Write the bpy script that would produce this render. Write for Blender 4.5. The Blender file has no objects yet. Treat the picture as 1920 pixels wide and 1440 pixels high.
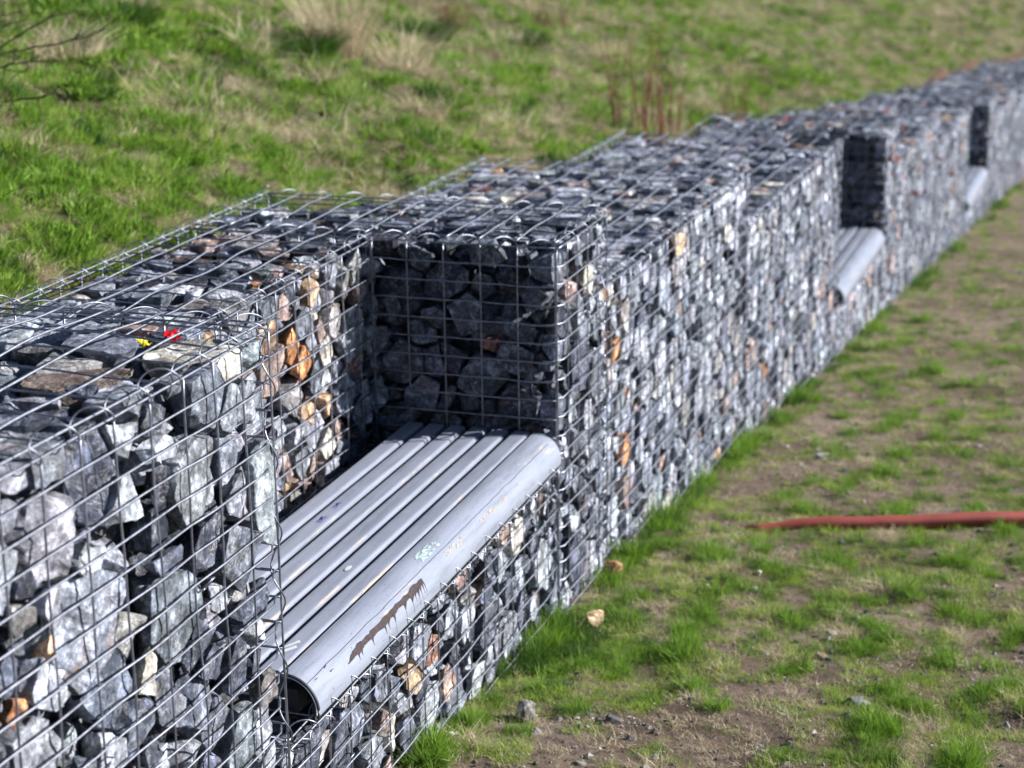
import bpy, bmesh, math, random
import numpy as np
from mathutils import Vector, Matrix, noise, Euler
R = math.radians
random.seed(11); rng = np.random.default_rng(7)
sc = bpy.context.scene
COL = sc.collection

# ------------------------------------------------------------------ camera, sky, sun, exposure
FPX = 3772.0
cam_d = bpy.data.cameras.new('camera'); cam = bpy.data.objects.new('camera', cam_d); COL.objects.link(cam)
cam_d.sensor_width = 36.0; cam_d.lens = 36.0 * FPX / 1920.0; cam_d.clip_start = 0.05; cam_d.clip_end = 2000
PITCH, ROLL = 0.2828, -0.0149
cam.matrix_world = Matrix.Rotation(math.pi/2 - PITCH, 4, 'X') @ Matrix.Rotation(ROLL, 4, 'Z')
sc.camera = cam
cam_d.dof.use_dof = True; cam_d.dof.focus_distance = 3.8; cam_d.dof.aperture_fstop = 4.8

SUN_AZ, SUN_EL = R(8.0), R(25.0)          # azimuth measured from +x towards +y
w = bpy.data.worlds.new("World"); sc.world = w; w.use_nodes = True
nt = w.node_tree; bg = nt.nodes['Background']
sky = nt.nodes.new('ShaderNodeTexSky'); sky.sky_type = 'NISHITA'; sky.sun_disc = False
sky.air_density = .75; sky.dust_density = 0.0; sky.ozone_density = 2.0; sky.sun_elevation = SUN_EL; sky.sun_rotation = math.pi/2 - SUN_AZ
nt.links.new(sky.outputs[0], bg.inputs[0]); bg.inputs[1].default_value = 0.05
sd = bpy.data.lights.new('sun', 'SUN'); sd.energy = 5.0; sd.angle = R(0.5); sd.color = (1.0, 0.965, 0.93)
so = bpy.data.objects.new('sun', sd); COL.objects.link(so)
sv = Vector((math.cos(SUN_EL)*math.cos(SUN_AZ), math.cos(SUN_EL)*math.sin(SUN_AZ), math.sin(SUN_EL)))
so.rotation_euler = sv.to_track_quat('Z', 'Y').to_euler(); so.location = sv*20
sc.cycles.diffuse_bounces = 1; sc.cycles.max_bounces = 6; sc.cycles.glossy_bounces = 2
sc.view_settings.view_transform = 'Standard'; sc.view_settings.look = 'None'
sc.view_settings.exposure = 0.98; sc.view_settings.gamma = 1.0

# ------------------------------------------------------------------ small helpers
def link(name, me, parent=None):
    o = bpy.data.objects.new(name, me); COL.objects.link(o)
    if parent is not None: o.parent = parent
    return o
def tag(o, label=None, cat=None, group=None, kind=None):
    if label: o['label'] = label
    if cat: o['category'] = cat
    if group: o['group'] = group
    if kind: o['kind'] = kind
    return o
def mesh(name, v, f, mat=None, smooth=False):
    me = bpy.data.meshes.new(name); me.from_pydata([tuple(map(float, p)) for p in v], [], f)
    if mat: me.materials.append(mat)
    if smooth: me.polygons.foreach_set('use_smooth', [True]*len(me.polygons))
    me.update(); return me
def fr(yaw): return np.array([[math.sin(yaw), -math.cos(yaw), 0], [math.cos(yaw), math.sin(yaw), 0], [0, 0, -1.0]])
class Frame:                      # a: along the wall away from camera, b: back into the hill, c: down
    def __init__(s, P, yaw): s.P = np.array(P, float); s.M = fr(yaw); s.yaw = yaw
    def __call__(s, q): return np.asarray(q, float) @ s.M.T + s.P
    def inv(s, p): return (np.asarray(p, float) - s.P) @ s.M
REF = Frame((0.2413, 5.4072, -1.3023), R(18.9))
def nz(x, y, z=0.0): return noise.noise(Vector((x, y, z)))

def base_drop(a, s=.099):         # fall of the ground along the wall
    if a < 16: return s*a
    return s*16 + s*8*(1-math.exp(-(a-16)/8.0))
def ground_c(a, b):
    d = -b
    h = 0.83 + base_drop(a)
    h -= 0.018*nz(a*1.3, d*1.3, 3) + 0.014*nz(a*4, d*4, 5) + 0.007*nz(a*12, d*12, 9)
    if d > 3: h += 0.0*(d-3)
    return h
def hill_c(a, b):
    t = b - 1.0
    h = 0.03 + base_drop(a, .115 if a > 0 else .099)
    if t > 0:
        h -= 0.34*t if t < 9 else 0.34*9 + 0.2*(t-9)
    k = min(1.0, max(0.0, t*2.0))
    h -= k*(0.16*nz(a*.45, t*.45, 11) + 0.085*nz(a*1.3, t*1.3, 12) + .030*nz(a*2.9, t*2.9, 13)) + 0.055*nz(a*4.2, t*5.0, 15) + 0.030*nz(a*9, t*10, 14)
    if a > 24: h -= 0.04*(a-24)
    return h
def GP(a, b): return REF((a, b, ground_c(a, b)))
def HP(a, b): return REF((a, b, hill_c(a, b)))

# ------------------------------------------------------------------ materials
def new_mat(name):
    m = bpy.data.materials.new(name); m.use_nodes = True; n = m.node_tree
    return m, n, n.nodes['Principled BSDF']
def N(n, t, **kw):
    x = n.nodes.new(t)
    for k, v in kw.items():
        if k in x.inputs.keys() if isinstance(k, str) else False: x.inputs[k].default_value = v
        else: setattr(x, k, v)
    return x
def noise_tex(n, vec, scale, detail=6, rough=.6, dist=0.0):
    t = n.nodes.new('ShaderNodeTexNoise'); t.inputs['Scale'].default_value = scale
    t.inputs['Detail'].default_value = detail; t.inputs['Roughness'].default_value = rough
    t.inputs['Distortion'].default_value = dist
    if vec is not None: n.links.new(vec, t.inputs['Vector'])
    return t
def ramp(n, fac, stops):
    r = n.nodes.new('ShaderNodeValToRGB'); cr = r.color_ramp
    while len(cr.elements) > 1: cr.elements.remove(cr.elements[-1])
    cr.elements[0].position, cr.elements[0].color = stops[0][0], (*stops[0][1], 1)
    for p, c in stops[1:]:
        e = cr.elements.new(p); e.color = (*c, 1)
    n.links.new(fac, r.inputs['Fac']); return r
def mix(n, fac, a, b, mode='MIX'):
    m = n.nodes.new('ShaderNodeMix'); m.data_type = 'RGBA'; m.blend_type = mode
    for s, v in ((m.inputs[0], fac), (m.inputs[6], a), (m.inputs[7], b)):
        if hasattr(v, 'is_linked') or isinstance(v, bpy.types.NodeSocket): n.links.new(v, s)
        elif isinstance(v, (int, float)): s.default_value = v
        else: s.default_value = (*v, 1)
    return m.outputs[2]
g3 = lambda v: (v, v, v)

def rock_material():
    m, n, p = new_mat('rock')
    pos = n.nodes.new('ShaderNodeNewGeometry').outputs['Position']
    at = n.nodes.new('ShaderNodeAttribute'); at.attribute_name = 'tint'
    # each stone has its own bedding direction, so the veins do not run on from stone to stone
    rt = n.nodes.new('ShaderNodeAttribute'); rt.attribute_name = 'bed'
    vr = n.nodes.new('ShaderNodeVectorRotate'); vr.rotation_type = 'EULER_XYZ'
    n.links.new(pos, vr.inputs['Vector']); n.links.new(rt.outputs['Vector'], vr.inputs['Rotation'])
    v = vr.outputs[0]
    big = noise_tex(n, v, 16, 5, .62, .6); fine = noise_tex(n, v, 85, 8, .74)
    grain = noise_tex(n, v, 330, 3, .7)
    col = mix(n, 1.0, at.outputs['Color'], ramp(n, big.outputs[0], [(.27, g3(.28)), (.45, g3(.80)), (.58, g3(1.2)), (.72, g3(2.0))]).outputs[0], 'MULTIPLY')
    col = mix(n, 1.0, col, ramp(n, fine.outputs[0], [(.30, g3(.24)), (.45, g3(.78)), (.56, g3(1.15)), (.68, g3(2.3))]).outputs[0], 'MULTIPLY')
    col = mix(n, 1.0, col, ramp(n, grain.outputs[0], [(.3, g3(.82)), (.7, g3(1.2))]).outputs[0], 'MULTIPLY')
    # pale quartz veins
    mp = n.nodes.new('ShaderNodeMapping'); mp.inputs['Scale'].default_value = (1, 1, 2.4); n.links.new(v, mp.inputs['Vector'])
    vein = noise_tex(n, mp.outputs[0], 9, 9, .68, 1.2)
    vf = ramp(n, vein.outputs[0], [(.49, g3(0)), (.5, g3(.6)), (.51, g3(0))])
    col = mix(n, vf.outputs[0], col, (.42, .41, .38))
    # pale dusty bloom
    bl = noise_tex(n, v, 24, 6, .7)
    pale = mix(n, 1.0, col, g3(2.6), 'MULTIPLY')
    pale = mix(n, 1.0, pale, (.035, .036, .04), 'ADD')
    col = mix(n, ramp(n, bl.outputs[0], [(.50, g3(0)), (.60, g3(.8))]).outputs[0], col, pale)
    # iron staining
    ir = noise_tex(n, v, 6.5, 6, .65, .8)
    col = mix(n, ramp(n, ir.outputs[0], [(.62, g3(0)), (.70, g3(.5))]).outputs[0], col, (.24, .135, .075))
    n.links.new(col, p.inputs['Base Color'])
    p.inputs['Roughness'].default_value = .78; p.inputs['Specular IOR Level'].default_value = .2
    b1 = n.nodes.new('ShaderNodeBump'); b1.inputs['Strength'].default_value = .9; b1.inputs['Distance'].default_value = .006
    n.links.new(fine.outputs[0], b1.inputs['Height'])
    b2 = n.nodes.new('ShaderNodeBump'); b2.inputs['Strength'].default_value = .8; b2.inputs['Distance'].default_value = .012
    mus = noise_tex(n, mp.outputs[0], 22, 4, .55, .4)
    n.links.new(mus.outputs[0], b2.inputs['Height']); n.links.new(b1.outputs[0], b2.inputs['Normal'])
    n.links.new(b2.outputs[0], p.inputs['Normal'])
    return m
M_ROCK = rock_material()

def wire_material():
    m, n, p = new_mat('galvanised_wire')
    pos = n.nodes.new('ShaderNodeNewGeometry').outputs['Position']
    t = noise_tex(n, pos, 60, 4)
    n.links.new(ramp(n, t.outputs[0], [(.3, (.19, .205, .255)), (.6, (.34, .36, .42)), (.8, (.46, .48, .54))]).outputs[0], p.inputs['Base Color'])
    p.inputs['Metallic'].default_value = 1.0; p.inputs['Roughness'].default_value = .46
    return m
M_WIRE = wire_material()

def paint_material():
    m, n, p = new_mat('grey_paint')
    tc = n.nodes.new('ShaderNodeTexCoord').outputs['Object']
    mp = n.nodes.new('ShaderNodeMapping'); mp.inputs['Scale'].default_value = (.08, 1, 1); n.links.new(tc, mp.inputs['Vector'])
    st = noise_tex(n, mp.outputs[0], 55, 6, .65)
    bl = noise_tex(n, tc, 7, 5, .6)
    col = ramp(n, bl.outputs[0], [(.3, (.235, .262, .33)), (.7, (.285, .312, .385))]).outputs[0]
    col = mix(n, 1.0, col, ramp(n, st.outputs[0], [(.28, g3(.70)), (.5, g3(1.0)), (.7, g3(1.08))]).outputs[0], 'MULTIPLY')
    sp = noise_tex(n, tc, 150, 3, .5)
    col = mix(n, ramp(n, sp.outputs[0], [(.69, g3(0)), (.72, g3(.8))]).outputs[0], col, (.10, .085, .08))
    # worn wood where an edge lost its paint
    at = n.nodes.new('ShaderNodeAttribute'); at.attribute_name = 'edge'
    wn = noise_tex(n, mp.outputs[0], 34, 9, .75)
    mu = n.nodes.new('ShaderNodeMath'); mu.operation = 'MULTIPLY'
    n.links.new(at.outputs['Fac'], mu.inputs[0]); n.links.new(wn.outputs[0], mu.inputs[1])
    col = mix(n, ramp(n, mu.outputs[0], [(.545, g3(0)), (.575, g3(.9))]).outputs[0], col, (.50, .40, .30))
    ck = noise_tex(n, mp.outputs[0], 18, 9, .7, .3)
    col = mix(n, ramp(n, ck.outputs[0], [(.4955, g3(0)), (.5, g3(.55)), (.5045, g3(0))]).outputs[0], col, (.10, .085, .08))
    n.links.new(col, p.inputs['Base Color']); p.inputs['Roughness'].default_value = .33
    b = n.nodes.new('ShaderNodeBump'); b.inputs['Strength'].default_value = .25; b.inputs['Distance'].default_value = .002
    n.links.new(st.outputs[0], b.inputs['Height']); n.links.new(b.outputs[0], p.inputs['Normal'])
    return m
M_PAINT = paint_material()
def flat_mat(name, c, rough=.6, var=.25, scale=40):
    m, n, p = new_mat(name)
    t = noise_tex(n, n.nodes.new('ShaderNodeNewGeometry').outputs['Position'], scale, 5)
    lo = tuple(x*(1-var) for x in c); hi = tuple(min(1, x*(1+var)) for x in c)
    n.links.new(ramp(n, t.outputs[0], [(.3, lo), (.7, hi)]).outputs[0], p.inputs['Base Color'])
    p.inputs['Roughness'].default_value = rough; p.inputs['Specular IOR Level'].default_value = .15 if rough > .55 else .4
    return m
M_DARK = flat_mat('dark_steel', (.035, .04, .05), .55)
M_BARE = flat_mat('bare_brown_wood', (.05, .037, .040), .7, .4, 90)
M_MINT = flat_mat('mint_paint', (.36, .48, .47), .6)
M_WHITE = flat_mat('white_paint', (.55, .58, .62), .6)
M_PURPLE = flat_mat('purple_ink', (.16, .15, .42), .5)
M_TAN = flat_mat('worn_tan_wood', (.40, .31, .235), .7)
M_RED = flat_mat('red_plastic', (.30, .065, .05), .5, .2, 12)

def soil_material(name, cols, green):
    m, n, p = new_mat(name)
    pos = n.nodes.new('ShaderNodeNewGeometry').outputs['Position']
    a = noise_tex(n, pos, 2.3, 6, .6); b = noise_tex(n, pos, 28, 8, .7); c = noise_tex(n, pos, 210, 4, .7)
    col = ramp(n, a.outputs[0], [(.3, cols[0]), (.5, cols[1]), (.7, cols[2])]).outputs[0]
    col = mix(n, 1.0, col, ramp(n, b.outputs[0], [(.28, g3(.4)), (.5, g3(1)), (.72, g3(1.5))]).outputs[0], 'MULTIPLY')
    col = mix(n, 1.0, col, ramp(n, c.outputs[0], [(.3, g3(.7)), (.7, g3(1.35))]).outputs[0], 'MULTIPLY')
    if green:
        gq = noise_tex(n, pos, 5, 6, .65)
        col = mix(n, ramp(n, gq.outputs[0], [(.42, g3(0)), (.58, g3(.75))]).outputs[0], col, green)
    n.links.new(col, p.inputs['Base Color']); p.inputs['Roughness'].default_value = .95
    p.inputs['Specular IOR Level'].default_value = .15
    bm_ = n.nodes.new('ShaderNodeBump'); bm_.inputs['Strength'].default_value = 1; bm_.inputs['Distance'].default_value = .02
    n.links.new(b.outputs[0], bm_.inputs['Height'])
    b2 = n.nodes.new('ShaderNodeBump'); b2.inputs['Strength'].default_value = .8; b2.inputs['Distance'].default_value = .004
    n.links.new(c.outputs[0], b2.inputs['Height']); n.links.new(bm_.outputs[0], b2.inputs['Normal'])
    n.links.new(b2.outputs[0], p.inputs['Normal'])
    return m
M_SOIL = soil_material('trodden_soil', [(.115, .082, .062), (.185, .137, .106), (.275, .215, .175)], None)
M_HILL = soil_material('hill_thatch', [(.10, .085, .045), (.17, .14, .08), (.22, .18, .11)], (.045, .075, .018))

def blade_mat(name, c1, c2, trans=.35):
    m, n, p = new_mat(name)
    oi = n.nodes.new('ShaderNodeObjectInfo')
    at = n.nodes.new('ShaderNodeAttribute'); at.attribute_name = 'shade'
    ad = n.nodes.new('ShaderNodeMath'); ad.operation = 'ADD'; n.links.new(oi.outputs['Random'], ad.inputs[0]); n.links.new(at.outputs['Fac'], ad.inputs[1])
    ml = n.nodes.new('ShaderNodeMath'); ml.operation = 'MULTIPLY'; ml.inputs[1].default_value = .5; n.links.new(ad.outputs[0], ml.inputs[0])
    col = mix(n, ml.outputs[0], c1, c2)
    n.links.new(col, p.inputs['Base Color']); p.inputs['Roughness'].default_value = .6
    p.inputs['Specular IOR Level'].default_value = .25
    tr = n.nodes.new('ShaderNodeBsdfTranslucent'); n.links.new(col, tr.inputs[0])
    mx = n.nodes.new('ShaderNodeMixShader'); mx.inputs[0].default_value = trans
    n.links.new(p.outputs[0], mx.inputs[1]); n.links.new(tr.outputs[0], mx.inputs[2])
    n.links.new(mx.outputs[0], n.nodes['Material Output'].inputs[0])
    return m
M_G1 = blade_mat('green_blades', (.105, .225, .022), (.25, .41, .05))
M_G2 = blade_mat('deep_green_blades', (.035, .095, .014), (.10, .19, .028))
M_G3 = blade_mat('yellow_green_blades', (.25, .38, .05), (.42, .52, .11))
M_ST = blade_mat('straw_blades', (.46, .38, .24), (.74, .64, .45), .3)
M_BR = blade_mat('brown_thatch', (.10, .07, .04), (.22, .155, .09), .2)
M_TWIG = flat_mat('bare_twig', (.085, .06, .05), .8, .3, 60)
M_STEM = flat_mat('dry_red_stem', (.24, .11, .075), .8, .3, 30)
M_LEAF = flat_mat('rust_red_leaf', (.27, .06, .03), .7, .3, 30)
M_CLAY = flat_mat('orange_clay', (.13, .075, .048), .9, .25, 6)

# ------------------------------------------------------------------ tubes
class Tubes:
    def __init__(s): s.v = []; s.f = []; s.n = 0
    def add(s, pts, r, k=5):
        P = np.asarray(pts, float); m = len(P)
        T = np.gradient(P, axis=0); T /= np.linalg.norm(T, axis=1)[:, None] + 1e-12
        ref = np.array([0, 0, 1.0]) if abs(T[:, 2]).mean() < .8 else np.array([1.0, 0, 0])
        A = np.cross(T, ref); A /= np.linalg.norm(A, axis=1)[:, None] + 1e-9; B = np.cross(T, A)
        th = np.arange(k)*2*math.pi/k
        rr = r if np.ndim(r) else np.full(m, r)
        V = P[:, None, :] + rr[:, None, None]*(A[:, None, :]*np.cos(th)[None, :, None] + B[:, None, :]*np.sin(th)[None, :, None])
        s.v.append(V.reshape(-1, 3)); b = s.n
        for i in range(m-1):
            for j in range(k):
                j2 = (j+1) % k
                s.f.append((b+i*k+j, b+i*k+j2, b+(i+1)*k+j2, b+(i+1)*k+j))
        s.f.append(tuple(b+j for j in range(k))[::-1]); s.f.append(tuple(b+(m-1)*k+j for j in range(k)))
        s.n += m*k
    def build(s, name, mat, parent=None):
        if not s.v: return None
        me = mesh(name, np.concatenate(s.v), s.f, mat, True)
        return link(name, me, parent)

# ------------------------------------------------------------------ baskets
# name, frame, length (a), b range, c range, exposed faces, detail level
CF = Frame((0.1123, 4.9346, -1.0823), R(18.52))
AF = Frame((-0.4179, 3.3153, -0.8597), R(19.5))
UNITS = []
def unit(key, F, a0, a1, b0, b1, c0, c1, faces, lod, label): UNITS.append(dict(key=key, F=F, a=(a0, a1), b=(b0, b1), c=(c0, c1), faces=faces, lod=lod, label=label))
unit('A', AF, -1.85, 0, 0, 1, 0, 1.08, 'ftFk', 0, 'nearest wire gabion basket at the left edge, standing one step higher than the bench')
unit('B', CF, -1.68, 0, .5, 1, 0, 1.05, 'ft', 0, 'low wire gabion basket with rusty brown stones forming the backrest behind the nearest bench')
unit('S', CF, -1.69, 0, 0, .5, .578, 1.1, 'ft', 0, 'low gabion basket carrying the nearest grey slatted bench')
unit('C', CF, 0, .46, 0, 1, 0, 1.1, 'fntF', 0, 'narrow gabion pillar whose shadowed end closes the nearest bench recess')
# the rest of the wall, each standing on the end of the one before
def chain():
    x, y = 0.2413, 5.4072; z = -1.3023
    seq = [('D', 1.84, 19.5, .0), ('E', 1.86, 19.6, .19), ('u2', 1.96, 18.3, .20), ('F', 1.80, 19.0, .23), ('G', 1.84, 18.7, .21),
           ('u3', 1.98, 18.6, .205), ('H', 1.84, 18.8, .20), ('I', 1.84, 19.2, .18), ('J', 1.98, 20, .15), ('K', 1.8, 23, .13), ('L', 1.8, 38, .10), ('M', 1.8, 56, .08), ('N', 1.8, 70, .07), ('O', 1.8, 80, .06)]
    names = {'D': 'full-height gabion basket directly beyond the first bench pillar',
             'E': 'full-height gabion basket just before the second bench recess, a step down',
             'F': 'gabion basket with small red leaves on it, directly beyond the second bench',
             'G': 'gabion basket ending at the third bench recess',
             'H': 'blurred gabion basket directly beyond the third bench recess', 'I': 'blurred far gabion basket, second beyond the third bench recess',
             'J': 'blurred far gabion basket, third beyond the third bench recess', 'K': 'far gabion basket where the wall begins to bend right by the orange clay',
             'L': 'far gabion basket past the bend near the right picture edge', 'M': 'far gabion basket second past the bend', 'N': 'far gabion basket third past the bend', 'O': 'farthest gabion basket at the end of the wall'}
    benches = []
    for i, (k, L, yw, dz) in enumerate(seq):
        z -= dz; F = Frame((x, y, z), R(yw)); lod = 1 if i < 2 else 2
        if k[0] == 'u':
            o = {'u2': 'second', 'u3': 'third'}[k]; rl = L-.46
            unit(k+'B', F, 0, rl, .5, 1, 0, 1.1, 'ft', lod, f'gabion basket forming the backrest of the {o} bench')
            unit(k+'S', F, 0, rl, 0, .5, .578, 1.1, 'ft', lod, f'low gabion basket carrying the {o} bench')
            unit(k+'C', F, rl, L, 0, 1, 0, 1.1, 'fntF', lod, f'narrow gabion pillar with a dark end closing the {o} bench recess')
            benches.append((F, rl, o))
        else:
            unit(k, F, 0, L, 0, 1, 0, 1.1, 'ftF', lod, names[k])
        e = F((L, 0, 0)); x, y = e[0], e[1]
    return benches
BENCHES = chain()

def wob(seed, amp):
    return lambda u, v: amp*(nz(u*2.1+seed*7.3, v*2.1, seed*3.1) + .6*nz(u*6+seed, v*6, seed+20))
def build_basket(U, idx):
    F = U['F']; a0, a1 = U['a']; b0, b1 = U['b']; c0, c1 = U['c']; lod = U['lod']; fs = U['faces']
    rw = .0020 if lod == 0 else .0023; k = 6 if lod == 0 else (5 if lod == 1 else 4)
    root = bpy.data.objects.new('gabion_basket', None); COL.objects.link(root)
    loc = F(((a0+a1)/2, (b0+b1)/2, c1)); root.location = loc; root.empty_display_size = .1
    tag(root, U['label'], 'gabion', 'wire gabion baskets of the retaining wall')
    off = np.array(loc)
    def W(p): return F(p) - off
    na = max(1, round((a1-a0)/.1)); nb = max(1, round((b1-b0)/.1)); nc = int(round((c1-c0)/.05))
    A = np.linspace(a0, a1, na+1); B = np.linspace(b0, b1, nb+1); C = np.linspace(c0, c1, nc+1)
    fine = lambda lo, hi, st: np.linspace(lo, hi, max(2, int(round((hi-lo)/st))+1))
    st = .035 if lod == 0 else .06 if lod == 1 else .1
    jit = lambda s=.0035: rng.normal(0, s)
    out = -.008
    wf = wob(idx+1, .008)
    if 'f' in fs:                                   # front panel, corners bent round
        T = Tubes()
        for m, c in enumerate(C):
            j = jit(.002); pts = []
            aa = fine(a0, a1, st)
            if lod == 0 and 0 < m < nc:
                pts += [(a0+.001, b0+.035, c+j), (a0+.003, b0+.012, c+j)]
                aa = aa[1:-1]
            pts += [(a, b0+out-abs(wf(a, c))*min(1, (a-a0)*6, (a1-a)*6+.15), c+j+.004*nz(a*3, c*9, idx)) for a in aa]
            if lod == 0 and 0 < m < nc: pts += [(a1+.004, b0+.010, c+j), (a1+.003, b0+.035, c+j)]
            T.add(W(pts), rw if m else rw*1.15, k)
        for i, a in enumerate(A):
            j = jit(.004) if 0 < i < na else 0
            pts = [(a+j+.005*nz(c*3, a*5, idx+40), b0+out+rw*1.9-abs(wf(a, c))*min(1, (a-a0)*6, (a1-a)*6+.15), c) for c in fine(c0, c1, st)]
            T.add(W(pts), rw, k)
        T.build('front_panel', M_WIRE, root)
    if 'n' in fs or idx == 0:
        pass
    if 'n' in fs or lod == 0 and 'k' in fs:         # end panels
        for nm, ae, on in (('near_end_panel', a0-.004, 'n' in fs), ('far_end_panel', a1+.004, 'k' in fs)):
            if not on: continue
            T = Tubes(); we = wob(idx+60, .004)
            for m, c in enumerate(C):
                T.add(W([(ae+we(b, c), b, c+jit(.0008)) for b in fine(b0, b1, st)]), rw, k)
            for b in B: T.add(W([(ae+rw*1.9+we(b, c), b, c) for c in fine(c0, c1, st)]), rw, k)
            T.build(nm, M_WIRE, root)
    # back panel, only its upper part stands clear of the hill
    if lod < 2:
        T = Tubes()
        for m, c in enumerate(C[:7]):
            T.add(W([(a, b1+.003, c) for a in fine(a0, a1, st)]), rw, k)
        for a in A: T.add(W([(a, b1+.001, c) for c in (c0, c0+.15, c0+.3)]), rw, k)
        T.build('back_panel', M_WIRE, root)
    if 't' in fs:                                   # lid
        T = Tubes(); wl = wob(idx+100, .013 if lod < 2 else .016)
        edge = lambda a, b: min(1, (a-a0)*5+.05, (a1-a)*5+.05, (b-b0)*7, (b1-b)*7)
        for i, b in enumerate(B):
            jb = jit(.005) if 0 < i < nb else 0
            pts = [(a, b+jb+.006*nz(a*3, b*7, idx+5), c0-.014-abs(wl(a, b))*edge(a, b)) for a in fine(a0, a1, st)]
            T.add(W(pts), rw*1.15, k)
        off_a = .035
        for i, a in enumerate(list(A)):
            a_ = min(a+off_a, a1) if i < na else a
            pts = [(a_+.004*nz(b*3, a*3, idx+6), b, c0-.014+rw*2-abs(wl(a_, b))*edge(a_, b)) for b in fine(b0, b1, st)]
            T.add(W(pts), rw, k)
        T.build('lid', M_WIRE, root)
    # helical lacing along the rims and down the joints
    T = Tubes(); rr = rw*.8; seg = 18 if lod == 0 else 8
    def helix(fn, L, r, ph=0.0, pitch=.1):
        nn = max(8, int(L/pitch*seg*1.2)); t = np.linspace(0, 1, nn)
        th = t*L/pitch*2*math.pi + ph
        sh = 1+.12*np.sin(th*.37+idx)
        T.add(W([fn(ti*L, r*s_*math.cos(h), r*s_*math.sin(h)) for ti, h, s_ in zip(t, th, sh)]), rr, 5 if lod == 0 else 4)
    if 't' in fs and lod < 2:
        r0 = .022
        helix(lambda s, p, q: (a0+s, b0-.004-p, c0-.012+q*.9), a1-a0, r0)
        helix(lambda s, p, q: (a0+s, b1-p, c0-.008+q*.9), a1-a0, r0, 1)
        helix(lambda s, p, q: (a0-p*1.3, b0+s, c0-.008+q*.6), b1-b0, r0, 2)
        if idx in (0, 3): helix(lambda s, p, q: (a1-p*1.3, b0+s, c0-.008+q*.6), b1-b0, r0, 2)
    if 'f' in fs and lod < 2:
        helix(lambda s, p, q: (a1+p, b0+q*.8, c0+s), (c1-c0)*.97, .012, 0, .13)
        if U['key'] == 'S': helix(lambda s, p, q: (a0+s, b0-.004-p*.9, c0+.016+q), a1-a0, .013, .7)
    T.build('lacing_wire', M_WIRE, root)
    # hooked tie wires through the face
    if lod == 0 and 'f' in fs:
        spots = {'A': [(-.28, .36), (-.62, .52), (-.22, .80), (-1.2, .5)], 'B': [(-.38, .2), (-1.1, .3)], 'S': [(-1.43, .72), (-.55, .80)], 'C': [(.2, .22), (.22, .66)]}[U['key']]
        for (a, c) in spots:
            T = Tubes(); th = np.linspace(-.6, 5.2, 14)
            T.add(W([(a+.0+.012*math.cos(t)+.012*i/13, b0-.006+.008*math.sin(t)*1.0-.004, c+.010*math.sin(t)) for i, t in enumerate(th)] + [(a+.03, b0+.01, c+.0), (a+.05, b0+.05, c+.012)]), .0017, 5)
            T.build('tie_wire', M_WIRE, root)
    return root
for i, U in enumerate(UNITS): build_basket(U, i)

# ------------------------------------------------------------------ stones: weighted Voronoi cells with chamfers
def tri_vertices(Nm, d):
    m = len(d); I = np.array([(i, j, k) for i in range(m) for j in range(i+1, m) for k in range(j+1, m)])
    Mx = Nm[I]; det = np.linalg.det(Mx); ok = np.abs(det) > 1e-4; Mx = Mx[ok]; I = I[ok]
    X = np.linalg.solve(Mx, d[I][..., None])[..., 0]
    good = (X @ Nm.T <= d[None, :]+1e-7).all(axis=1)
    return X[good]
def seeds(U):
    a0, a1 = U['a']; b0, b1 = U['b']; c0, c1 = U['c']; fs = U['faces']; lod = U['lod']
    sh = .12 if lod < 2 else .09
    radii = {0: [(.078, 70), (.060, 260), (.044, 1300), (.032, 3200), (.021, 3600)], 1: [(.062, 100), (.048, 700), (.037, 2400), (.027, 4500)], 2: [(.062, 250), (.046, 1400), (.034, 4200)]}[lod]
    if U['key'] == 'A': radii = [(.092, 40), (.074, 240), (.056, 800), (.038, 2600), (.024, 3600)]
    if U['key'] in 'BS': radii = [(.066, 150), (.052, 500), (.038, 2400), (.026, 3600)]
    P = np.zeros((0, 3)); Rr = np.zeros(0)
    scale = (a1-a0)*(c1-c0+b1-b0)/2.0
    for r, n in radii:
        n = int(n*max(.15, scale))
        q = np.column_stack([rng.uniform(a0, a1, n), rng.uniform(b0, b1, n), rng.uniform(c0, c1, n)])
        keep = np.zeros(n, bool)
        if 'f' in fs: keep |= q[:, 1] < b0+sh
        if 't' in fs: keep |= q[:, 2] < c0+sh
        if 'n' in fs: keep |= (q[:, 0] < a0+sh) & (q[:, 2] < .62)
        if 'F' in fs: keep |= (q[:, 0] > a1-sh) & (q[:, 2] < (.9 if 'k' in fs else .3)) & (q[:, 1] < .6 if 'k' in fs else True)
        for x in q[keep]:
            if len(P):
                dd = ((P-x)**2).sum(1)
                if (dd < (.80*(Rr+r))**2).any(): continue
            P = np.vstack([P, x]); Rr = np.append(Rr, r)
    return P, Rr
PAL = [((.175, .195, .24), 28, 'grey'), ((.10, .115, .155), 22, 'dark grey'), ((.30, .32, .37), 26, 'pale grey'), ((.055, .064, .092), 13, 'slate black'),
       ((.23, .225, .23), 5, 'brownish grey'), ((.27, .20, .185), 5, 'pinkish brown'), ((.34, .225, .14), 1.6, 'rusty tan'), ((.34, .155, .065), .6, 'orange'),
       ((.46, .44, .40), 4, 'cream'), ((.22, .11, .09), 1.0, 'dull red')]
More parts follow.
